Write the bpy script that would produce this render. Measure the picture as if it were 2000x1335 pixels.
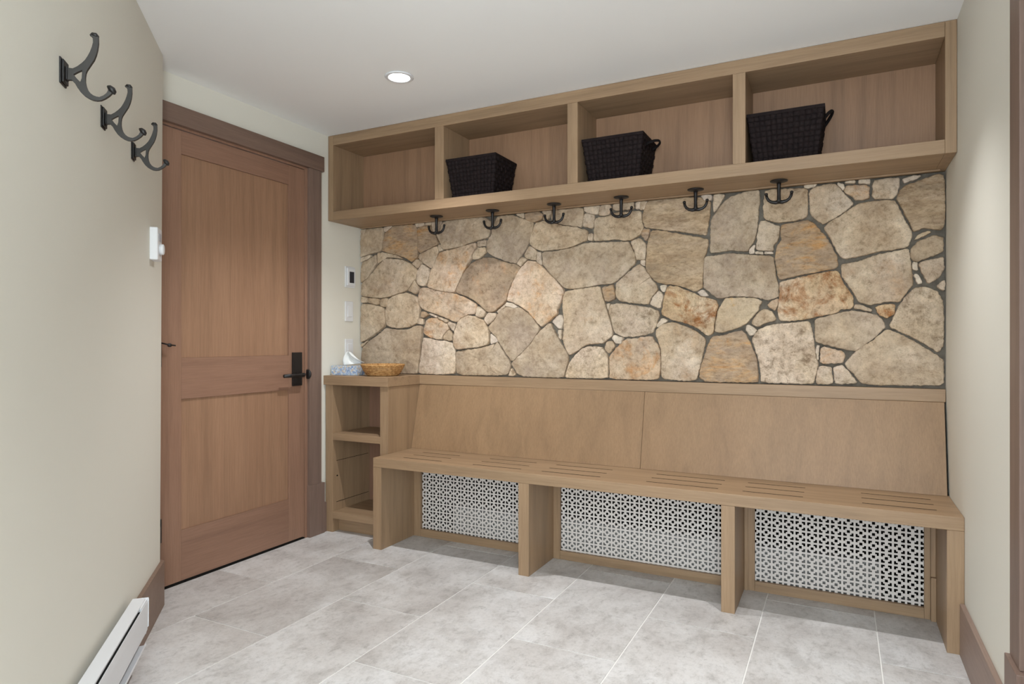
import bpy, bmesh, math, random
from mathutils import Vector, noise, geometry

random.seed(7)
for o in list(bpy.data.objects):
    bpy.data.objects.remove(o, do_unlink=True)
scene = bpy.context.scene
COL = scene.collection

# ------------------------------------------------------------------ camera
XL, XR = -2.6265, 0.3834          # door wall / right wall
ZC = 2.259                        # ceiling height
YT = 3.128                        # face of the stonework
YW = 3.149                        # mortar plane
cam_data = bpy.data.cameras.new('camera')
cam_data.lens = 1265.9 / 2000 * 36
cam_data.sensor_width = 36
cam_data.shift_y = -1.0 / 2000
cam_data.clip_start = 0.02
cam = bpy.data.objects.new('camera', cam_data)
cam.location = (0, 0, 1.08)
cam.rotation_euler = (math.radians(90), 0, math.radians(26.83))
COL.objects.link(cam)
scene.camera = cam

# ------------------------------------------------------------------ world, lights, exposure
scene.view_settings.view_transform = 'Standard'
scene.view_settings.look = 'None'
scene.view_settings.gamma = 1
scene.view_settings.use_curve_mapping = False
scene.view_settings.exposure = 0.31
world = bpy.data.worlds.new('world')
scene.world = world
world.use_nodes = True
world.node_tree.nodes['Background'].inputs['Color'].default_value = (0.85, 0.94, 1.0, 1)
world.node_tree.nodes['Background'].inputs['Strength'].default_value = 3.7

def area(name, loc, rot, sx, sy, power, color=(1, 1, 1)):
    l = bpy.data.lights.new(name, 'AREA')
    l.shape = 'RECTANGLE'; l.size = sx; l.size_y = sy
    l.energy = power; l.color = color
    o = bpy.data.objects.new(name, l)
    o.location = loc; o.rotation_euler = rot
    COL.objects.link(o)
    return o
# soft fill added behind the camera, tilted up to brighten ceiling and left wall
area('fill_light', (0.75, -1.6, 1.2), (math.radians(122), 0, math.radians(36)), 2.2, 1.6, 112, (0.86, 0.955, 1.0))
DOWNLIGHT_W = 72

# ------------------------------------------------------------------ materials
def lin(c):
    return tuple(((v / 255) / 12.92 if v / 255 <= 0.04045 else ((v / 255 + 0.055) / 1.055) ** 2.4) for v in c) + (1,)

def new_mat(name, rough=0.6, spec=0.5, metal=0.0):
    m = bpy.data.materials.new(name); m.use_nodes = True
    nt = m.node_tree; b = nt.nodes['Principled BSDF']
    b.inputs['Roughness'].default_value = rough
    b.inputs['Specular IOR Level'].default_value = spec
    b.inputs['Metallic'].default_value = metal
    return m, nt, b

def plain(name, c, rough=0.5, spec=0.5, metal=0.0):
    m, nt, b = new_mat(name, rough, spec, metal)
    b.inputs['Base Color'].default_value = lin(c)
    return m

def coords(nt, scale=(1, 1, 1), rand=True):
    tc = nt.nodes.new('ShaderNodeTexCoord')
    mp = nt.nodes.new('ShaderNodeMapping')
    mp.inputs['Scale'].default_value = scale
    if rand:
        oi = nt.nodes.new('ShaderNodeObjectInfo')
        mu = nt.nodes.new('ShaderNodeMath'); mu.operation = 'MULTIPLY'; mu.inputs[1].default_value = 37.0
        nt.links.new(oi.outputs['Random'], mu.inputs[0])
        va = nt.nodes.new('ShaderNodeVectorMath'); va.operation = 'ADD'
        nt.links.new(tc.outputs['Object'], va.inputs[0])
        nt.links.new(mu.outputs[0], va.inputs[1])
        nt.links.new(va.outputs[0], mp.inputs['Vector'])
    else:
        nt.links.new(tc.outputs['Object'], mp.inputs['Vector'])
    return mp.outputs['Vector']

def noise_node(nt, vec, scale, detail=4, rough=0.55, dist=0.0):
    n = nt.nodes.new('ShaderNodeTexNoise')
    n.inputs['Scale'].default_value = scale; n.inputs['Detail'].default_value = detail
    n.inputs['Roughness'].default_value = rough; n.inputs['Distortion'].default_value = dist
    nt.links.new(vec, n.inputs['Vector'])
    return n.outputs['Fac']

def ramp(nt, fac, stops):
    r = nt.nodes.new('ShaderNodeValToRGB')
    while len(r.color_ramp.elements) < len(stops):
        r.color_ramp.elements.new(0.5)
    for e, (p, c) in zip(r.color_ramp.elements, stops):
        e.position = p; e.color = c
    nt.links.new(fac, r.inputs['Fac'])
    return r.outputs['Color']

def mix(nt, fac, a, b, mode='MIX'):
    m = nt.nodes.new('ShaderNodeMix'); m.data_type = 'RGBA'; m.blend_type = mode
    for s, v in ((m.inputs[0], fac), (m.inputs[6], a), (m.inputs[7], b)):
        if hasattr(v, 'node'): nt.links.new(v, s)
        else: s.default_value = v
    return m.outputs[2]

def bump(nt, b, h, strength=0.3, dist=0.002):
    n = nt.nodes.new('ShaderNodeBump')
    n.inputs['Strength'].default_value = strength; n.inputs['Distance'].default_value = dist
    nt.links.new(h, n.inputs['Height']); nt.links.new(n.outputs['Normal'], b.inputs['Normal'])

def wood(name, c, axis='X', dark=0.80, light=1.07, rough=0.45, cathedral=False):
    """fine straight-grained veneer, grain running along axis"""
    m, nt, b = new_mat(name, rough, 0.4)
    s = {'X': (0.6, 14, 14), 'Y': (14, 0.6, 14), 'Z': (14, 14, 0.6)}[axis]
    v = coords(nt, s)
    n1 = noise_node(nt, v, 1.0 if cathedral else 2.0, 3, 0.5, 1.5 if cathedral else 0.4)
    n2 = noise_node(nt, v, 14.0, 5, 0.65)
    v2 = coords(nt, tuple(x ** 0.5 * 1.2 for x in s))
    n3 = noise_node(nt, v2, 1.2, 3, 0.5)
    C = lin(c)
    d = tuple(x * dark for x in C[:3]) + (1,); l = tuple(min(1, x * light) for x in C[:3]) + (1,)
    a = ramp(nt, n1, [(0.28, d), (0.5, C), (0.72, l)])
    f = ramp(nt, n2, [(0.3, (0.80, 0.78, 0.76, 1)), (0.62, (1, 1, 1, 1))])
    g = ramp(nt, n3, [(0.3, (0.90, 0.88, 0.87, 1)), (0.7, (1.0, 1.0, 1.0, 1))])
    col = mix(nt, 1.0, mix(nt, 0.8, a, f, 'MULTIPLY'), g, 'MULTIPLY')
    nt.links.new(col, b.inputs['Base Color'])
    bump(nt, b, n2, 0.08, 0.0005)
    return m

OAK = (163, 136, 107)
M = {}
for ax in 'XYZ':
    M['oak' + ax] = wood('bench_veneer_' + ax.lower(), OAK, ax)
M['oak_inner'] = wood('shelf_interior_veneer', (150, 121, 92), 'X')
M['oak_innerZ'] = wood('shelf_back_veneer', (160, 126, 99), 'Z', cathedral=True)
M['oak_back'] = wood('backrest_veneer', (153, 124, 94), 'Z', dark=0.88, cathedral=True)
M['doorZ'] = wood('door_veneer_vertical', (150, 116, 96), 'Z', dark=0.86)
M['doorY'] = wood('door_veneer_horizontal', (147, 113, 94), 'Y', dark=0.86)
M['door_panel'] = wood('door_panel_veneer', (157, 122, 97), 'Z', dark=0.85)
M['caseZ'] = wood('casing_wood_vertical', (128, 107, 96), 'Z')
M['caseY'] = wood('casing_wood_horizontal', (124, 102, 90), 'Y')
M['base'] = wood('baseboard_wood', (134, 110, 95), 'X', dark=0.92)
M['baseR'] = wood('baseboard_wood_right', (150, 128, 116), 'Y', dark=0.92)
M['black'] = plain('black_iron', (24, 21, 21), 0.45, 0.5)
M['bronze'] = plain('dark_bronze_iron', (48, 45, 42), 0.5, 0.5)
M['white_plastic'] = plain('white_plastic', (225, 226, 228), 0.4)
M['white_metal'] = plain('white_enamel_metal', (222, 223, 226), 0.35)
M['dark_gap'] = plain('dark_void', (20, 19, 18), 0.9)
M['screen'] = plain('dark_screen', (42, 44, 54), 0.2)
M['grille'] = plain('grey_perforated_metal', (216, 210, 205), 0.45, 0.5, 0.0)
M['radiator'] = plain('radiator_enamel', (150, 150, 148), 0.5)
M['tissue'] = plain('tissue_paper', (228, 230, 228), 0.9, 0.1)
M['slot_shade'] = plain('seat_slot_shade', (38, 30, 24), 0.9, 0.1)  # dark brown standing in for shade inside the seat slots
M['cavity'] = plain('cavity_shade_and_dark_lines', (26, 23, 20), 0.95, 0.1)  # near-black standing in for cavity and gap shade; also cabinet lines

def wall_mat(name, c, k=0.02):
    m, nt, b = new_mat(name, 0.62, 0.3)
    v = coords(nt, (1, 1, 1), False)
    n = noise_node(nt, v, 0.8, 2)
    C = lin(c)
    col = ramp(nt, n, [(0.3, tuple(x * (1 - k) for x in C[:3]) + (1,)), (0.7, tuple(x * (1 + k) for x in C[:3]) + (1,))])
    nt.links.new(col, b.inputs['Base Color'])
    bump(nt, b, noise_node(nt, v, 240, 2), 0.05, 0.0004)
    return m
M['wall'] = wall_mat('greige_wall_paint', (222, 219, 208))
M['ceiling'] = wall_mat('white_ceiling_paint', (246, 247, 247))

def tile_mat():
    m, nt, b = new_mat('stone_look_floor_tile', 0.42, 0.4)
    v = coords(nt)
    v2 = coords(nt, (1.6, 1, 1))
    n1 = noise_node(nt, v, 1.7, 7, 0.66, 0.4)
    n2 = noise_node(nt, v2, 6.5, 9, 0.76, 0.25)
    n3 = noise_node(nt, v, 70.0, 5, 0.75)
    n4 = noise_node(nt, v2, 26.0, 9, 0.8)
    a = ramp(nt, n1, [(0.36, lin((186, 181, 178))), (0.52, lin((205, 202, 200))), (0.66, lin((218, 217, 217)))])
    s = ramp(nt, n2, [(0.37, (0.60, 0.585, 0.57, 1)), (0.46, (0.83, 0.82, 0.81, 1)), (0.53, (0.98, 0.98, 0.98, 1)), (0.68, (1.05, 1.05, 1.05, 1))])
    t = ramp(nt, n3, [(0.34, (0.78, 0.78, 0.78, 1)), (0.52, (1, 1, 1, 1))])
    q = ramp(nt, n4, [(0.36, (0.60, 0.59, 0.58, 1)), (0.47, (1, 1, 1, 1))])
    col = mix(nt, 0.52, a, s, 'MULTIPLY')
    col = mix(nt, 0.6, col, t, 'MULTIPLY')
    col = mix(nt, 0.55, col, q, 'MULTIPLY')
    oi = nt.nodes.new('ShaderNodeObjectInfo')
    tone = ramp(nt, oi.outputs['Random'], [(0.0, (0.91, 0.90, 0.895, 1)), (1.0, (1.06, 1.06, 1.06, 1))])
    col = mix(nt, 1.0, col, tone, 'MULTIPLY')
    nt.links.new(col, b.inputs['Base Color'])
    bump(nt, b, n2, 0.08, 0.001)
    return m
M['tile'] = tile_mat()
M['grout'] = plain('pale_grout', (230, 228, 224), 0.9, 0.1)

def stone_mat(name, c1, c2, c3, patch=None, pscale=9.0, plow=0.52, speck=0.8, bands=False):
    """split fieldstone: three tones of ground colour, brownish mottling, an optional stain, dark pits"""
    m, nt, b = new_mat(name, 0.85, 0.2)
    v = coords(nt, (1, 1, 2.6) if bands else (1, 1, 1))
    n1 = noise_node(nt, v, 6.0, 6, 0.62, 0.5)
    n2 = noise_node(nt, v, 34.0, 9, 0.80, 0.2)
    n3 = noise_node(nt, v, 170.0, 5, 0.8)
    n5 = noise_node(nt, v, 13.0, 6, 0.7, 0.4)
    col = ramp(nt, n1, [(0.32, lin(c1)), (0.50, lin(c2)), (0.66, lin(c3))])
    if patch:
        n4 = noise_node(nt, v, pscale, 7, 0.72, 0.5)
        f = ramp(nt, n4, [(plow, (0, 0, 0, 1)), (plow + 0.16, (1, 1, 1, 1))])
        col = mix(nt, f, col, lin(patch))
    s5 = ramp(nt, n5, [(0.36, (0.84, 0.79, 0.74, 1)), (0.50, (0.97, 0.96, 0.94, 1)), (0.64, (1.07, 1.05, 1.02, 1))])
    s2 = ramp(nt, n2, [(0.36, (0.52, 0.48, 0.43, 1)), (0.455, (0.88, 0.86, 0.84, 1)), (0.54, (1.02, 1.02, 1.02, 1)), (0.66, (1.18, 1.17, 1.15, 1))])
    s3 = ramp(nt, n3, [(0.36, (0.50, 0.47, 0.44, 1)), (0.47, (1, 1, 1, 1))])
    col = mix(nt, 0.9, col, s5, 'MULTIPLY')
    col = mix(nt, min(1.0, speck * 1.1), col, s2, 'MULTIPLY')
    col = mix(nt, 0.6 * speck, col, s3, 'MULTIPLY')
    n6 = noise_node(nt, v, 4.0, 3, 0.5)
    hue = ramp(nt, n6, [(0.38, (1.06, 1.01, 0.98, 1)), (0.50, (1.04, 1.02, 1.03, 1)), (0.62, (1.05, 1.03, 1.09, 1))])
    col = mix(nt, 1.0, col, hue, 'MULTIPLY')
    oi = nt.nodes.new('ShaderNodeObjectInfo')
    tone = ramp(nt, oi.outputs['Random'], [(0.0, (0.95, 0.93, 0.915, 1)), (1.0, (1.10, 1.085, 1.08, 1))])
    col = mix(nt, 1.0, col, tone, 'MULTIPLY')
    nt.links.new(col, b.inputs['Base Color'])
    ad = nt.nodes.new('ShaderNodeMath'); ad.operation = 'MULTIPLY_ADD'; ad.inputs[1].default_value = 1.6
    nt.links.new(n5, ad.inputs[0]); nt.links.new(n2, ad.inputs[2])
    bump(nt, b, ad.outputs[0], 0.8, 0.006)
    return m
SM = {
 't': stone_mat('stone_tan', (176, 158, 134), (198, 182, 158), (212, 199, 177), (192, 166, 134), 8, 0.56),
 'g': stone_mat('stone_grey', (168, 153, 134), (188, 173, 151), (204, 191, 170), (180, 162, 134), 8, 0.58, 0.7),
 'd': stone_mat('stone_drab', (152, 136, 115), (175, 156, 131), (194, 174, 147), (190, 152, 114), 9, 0.54),
 'b': stone_mat('stone_brown_banded', (164, 147, 128), (180, 160, 135), (192, 173, 144), (194, 150, 98), 6, 0.51, 0.8, True),
 'o': stone_mat('stone_peach', (186, 168, 146), (203, 184, 160), (212, 197, 174), (198, 157, 114), 10, 0.51),
 'r': stone_mat('stone_rust_speckled', (196, 174, 144), (206, 184, 150), (220, 205, 178), (160, 112, 70), 12, 0.47, 1.0),
 'y': stone_mat('stone_ochre_edged', (190, 176, 156), (204, 189, 164), (212, 197, 169), (214, 172, 102), 9, 0.58, 0.6),
 'l': stone_mat('stone_lichened', (190, 174, 150), (206, 191, 168), (216, 203, 182), (142, 125, 103), 18, 0.53, 1.0),
 'v': stone_mat('stone_veined', (162, 146, 124), (184, 165, 138), (200, 182, 155), (154, 133, 108), 7, 0.53, 0.8, True),
 'p': stone_mat('stone_pale', (186, 172, 151), (204, 190, 169), (214, 202, 183), (192, 170, 144), 12, 0.56, 0.8),
 's': stone_mat('stone_chip_pale', (202, 190, 172), (214, 204, 187), (224, 215, 200), None, 9, 0.5, 0.6),
}
def mortar_mat():
    m, nt, b = new_mat('grey_mortar', 0.95, 0.1)
    v = coords(nt)
    n = noise_node(nt, v, 30, 6, 0.7)
    nt.links.new(ramp(nt, n, [(0.3, lin((92, 87, 79))), (0.7, lin((128, 121, 111)))]), b.inputs['Base Color'])
    bump(nt, b, n, 0.5, 0.004)
    return m
M['mortar'] = mortar_mat()

def weave_mat(name, c, c2, scale):
    m, nt, b = new_mat(name, 0.8, 0.18)
    v = coords(nt)
    n = noise_node(nt, v, scale, 3)
    nt.links.new(ramp(nt, n, [(0.35, lin(c)), (0.65, lin(c2))]), b.inputs['Base Color'])
    bump(nt, b, n, 0.2, 0.001)
    return m
M['basket'] = weave_mat('dark_brown_nylon_strap', (25, 18, 19), (36, 27, 27), 60)
M['basket_dark'] = weave_mat('dark_basket_lining', (22, 18, 18), (30, 25, 25), 40)
M['wicker'] = weave_mat('golden_wicker', (158, 114, 68), (206, 164, 110), 90)

def tissue_box_mat():
    m, nt, b = new_mat('floral_printed_card', 0.5)
    v = coords(nt, (1, 1, 1), False)
    vo = nt.nodes.new('ShaderNodeTexVoronoi'); vo.inputs['Scale'].default_value = 120
    nt.links.new(v, vo.inputs['Vector'])
    sep = nt.nodes.new('ShaderNodeSeparateColor'); nt.links.new(vo.outputs['Color'], sep.inputs[0])
    c = ramp(nt, sep.outputs[0], [(0.0, lin((84, 122, 178))), (0.28, lin((188, 204, 222))), (0.5, lin((120, 150, 196))), (0.66, lin((214, 190, 150))), (0.8, lin((214, 218, 220))), (1.0, lin((150, 170, 190)))])
    c = mix(nt, 0.12, c, lin((200, 208, 215)))
    nt.links.new(c, b.inputs['Base Color'])
    return m
M['floral'] = tissue_box_mat()
def emit(name, c, s):
    m = bpy.data.materials.new(name); m.use_nodes = True
    nt = m.node_tree; b = nt.nodes['Principled BSDF']
    b.inputs['Emission Color'].default_value = c; b.inputs['Emission Strength'].default_value = s
    b.inputs['Base Color'].default_value = (0.9, 0.9, 0.9, 1)
    return m
M['lamp'] = emit('lamp_lens', (1, 0.98, 0.95, 1), 12)

# ------------------------------------------------------------------ mesh helpers
def link(name, verts, faces, mat=None, parent=None, smooth=None):
    me = bpy.data.meshes.new(name)
    me.from_pydata([tuple(v) for v in verts], [], faces)
    bm = bmesh.new(); bm.from_mesh(me)
    bmesh.ops.recalc_face_normals(bm, faces=bm.faces)
    bm.to_mesh(me); bm.free()
    if smooth is True:
        for p in me.polygons: p.use_smooth = True
    o = bpy.data.objects.new(name, me)
    if mat: me.materials.append(mat)
    COL.objects.link(o)
    if parent: put(o, parent)
    return o

def put(o, parent):
    """parent o, keeping it where it stands (all parents here are only translated / rotated about Z)"""
    o.parent = parent
    o.matrix_parent_inverse = mat_of(parent).inverted()

def mat_of(p):
    from mathutils import Matrix, Euler
    m = Matrix.Translation(p.location) @ Euler(p.rotation_euler).to_matrix().to_4x4()
    if p.parent: m = mat_of(p.parent) @ p.matrix_parent_inverse @ m
    return m

class MB:
    def __init__(s): s.v = []; s.f = []
    def add(s, vs, fs):
        n = len(s.v); s.v += [tuple(v) for v in vs]; s.f += [tuple(i + n for i in f) for f in fs]
    def box(s, x0, x1, y0, y1, z0, z1):
        s.add([(x0, y0, z0), (x1, y0, z0), (x1, y1, z0), (x0, y1, z0), (x0, y0, z1), (x1, y0, z1), (x1, y1, z1), (x0, y1, z1)],
              [(0, 3, 2, 1), (4, 5, 6, 7), (0, 1, 5, 4), (1, 2, 6, 5), (2, 3, 7, 6), (3, 0, 4, 7)])
    def hexa(s, b, t):
        s.add(list(b) + list(t), [(0, 3, 2, 1), (4, 5, 6, 7), (0, 1, 5, 4), (1, 2, 6, 5), (2, 3, 7, 6), (3, 0, 4, 7)])
    def lathe(s, prof, c, n=32, axis='Z', closed=False):
        cx, cy, cz = c; base = []
        for (r, h) in prof:
            for i in range(n):
                a = 2 * math.pi * i / n
                p = (r * math.cos(a), r * math.sin(a), h)
                if axis == 'X': p = (h, r * math.cos(a), r * math.sin(a))
                if axis == 'Y': p = (r * math.cos(a), h, r * math.sin(a))
                base.append((cx + p[0], cy + p[1], cz + p[2]))
        fs = []
        m = len(prof)
        for j in range(m - 1 if not closed else m):
            for i in range(n):
                k = (i + 1) % n; j2 = (j + 1) % m
                fs.append((j * n + i, j * n + k, j2 * n + k, j2 * n + i))
        if not closed:
            fs.append(tuple(range(n))[::-1]); fs.append(tuple((m - 1) * n + i for i in range(n)))
        s.add(base, fs)
    def tube(s, pts, radii, n=10, flat=1.0):
        pts = [Vector(p) for p in pts]; rings = []
        if not hasattr(radii, '__len__'): radii = [radii] * len(pts)
        up = None
        for i, p in enumerate(pts):
            t = (pts[min(i + 1, len(pts) - 1)] - pts[max(i - 1, 0)]).normalized()
            if up is None:
                up = Vector((0, 0, 1)) if abs(t.z) < 0.9 else Vector((0, 1, 0))
            u = (up - t * up.dot(t)).normalized(); w = t.cross(u); up = u
            for k in range(n):
                a = 2 * math.pi * k / n
                rings.append(p + (u * math.cos(a) + w * math.sin(a) * flat) * radii[i])
        fs = []
        for i in range(len(pts) - 1):
            for k in range(n):
                l = (k + 1) % n
                fs.append((i * n + k, i * n + l, (i + 1) * n + l, (i + 1) * n + k))
        fs.append(tuple(range(n))[::-1]); fs.append(tuple((len(pts) - 1) * n + k for k in range(n)))
        s.add(rings, fs)
    def build(s, name, mat, parent=None, bevel=0, smooth=None, seg=2):
        o = link(name, s.v, s.f, mat, parent, smooth)
        if bevel:
            b = o.modifiers.new('bevel', 'BEVEL'); b.width = bevel; b.segments = seg; b.limit_method = 'ANGLE'
            b.angle_limit = math.radians(40)
        return o

def board(name, d, mat, parent=None, bevel=0.0012):
    m = MB(); m.box(*d); return m.build(name, mat, parent, bevel)

def empty(name, loc, rz=0):
    o = bpy.data.objects.new(name, None); o.location = loc; o.rotation_euler = (0, 0, rz)
    o.empty_display_size = 0.1
    COL.objects.link(o); return o

def tag(o, label=None, cat=None, group=None, kind=None):
    if label: o['label'] = label
    if cat: o['category'] = cat
    if group: o['group'] = group
    if kind: o['kind'] = kind
    return o

def copy_tree(o, parent=None):
    c = o.copy(); COL.objects.link(c)
    if parent: c.parent = parent
    for ch in list(o.children): copy_tree(ch, c)
    return c

def lattice(m, us, vs, hole, place):
    """flat sheet in (u,v) with some cells left out; place maps (u,v)->xyz"""
    nu, nv = len(us), len(vs); base = len(m.v)
    m.v += [tuple(place(u, v)) for v in vs for u in us]
    for j in range(nv - 1):
        for i in range(nu - 1):
            if not hole(i, j):
                a = base + j * nu + i
                m.f.append((a, a + 1, a + nu + 1, a + nu))

# left wall frame: t runs along the angled wall (away from camera), n into the room
LW0 = Vector((-2.4827, 1.7186, 0)); TN = Vector((0.70711, 0.70711, 0)); TT = Vector((-0.70711, 0.70711, 0))
def lw(t, n, z): return LW0 + TT * t + TN * n + Vector((0, 0, z))
LW_ROT = math.atan2(TN.y, TN.x)      # local +x = out of the wall, +y = along it

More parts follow.
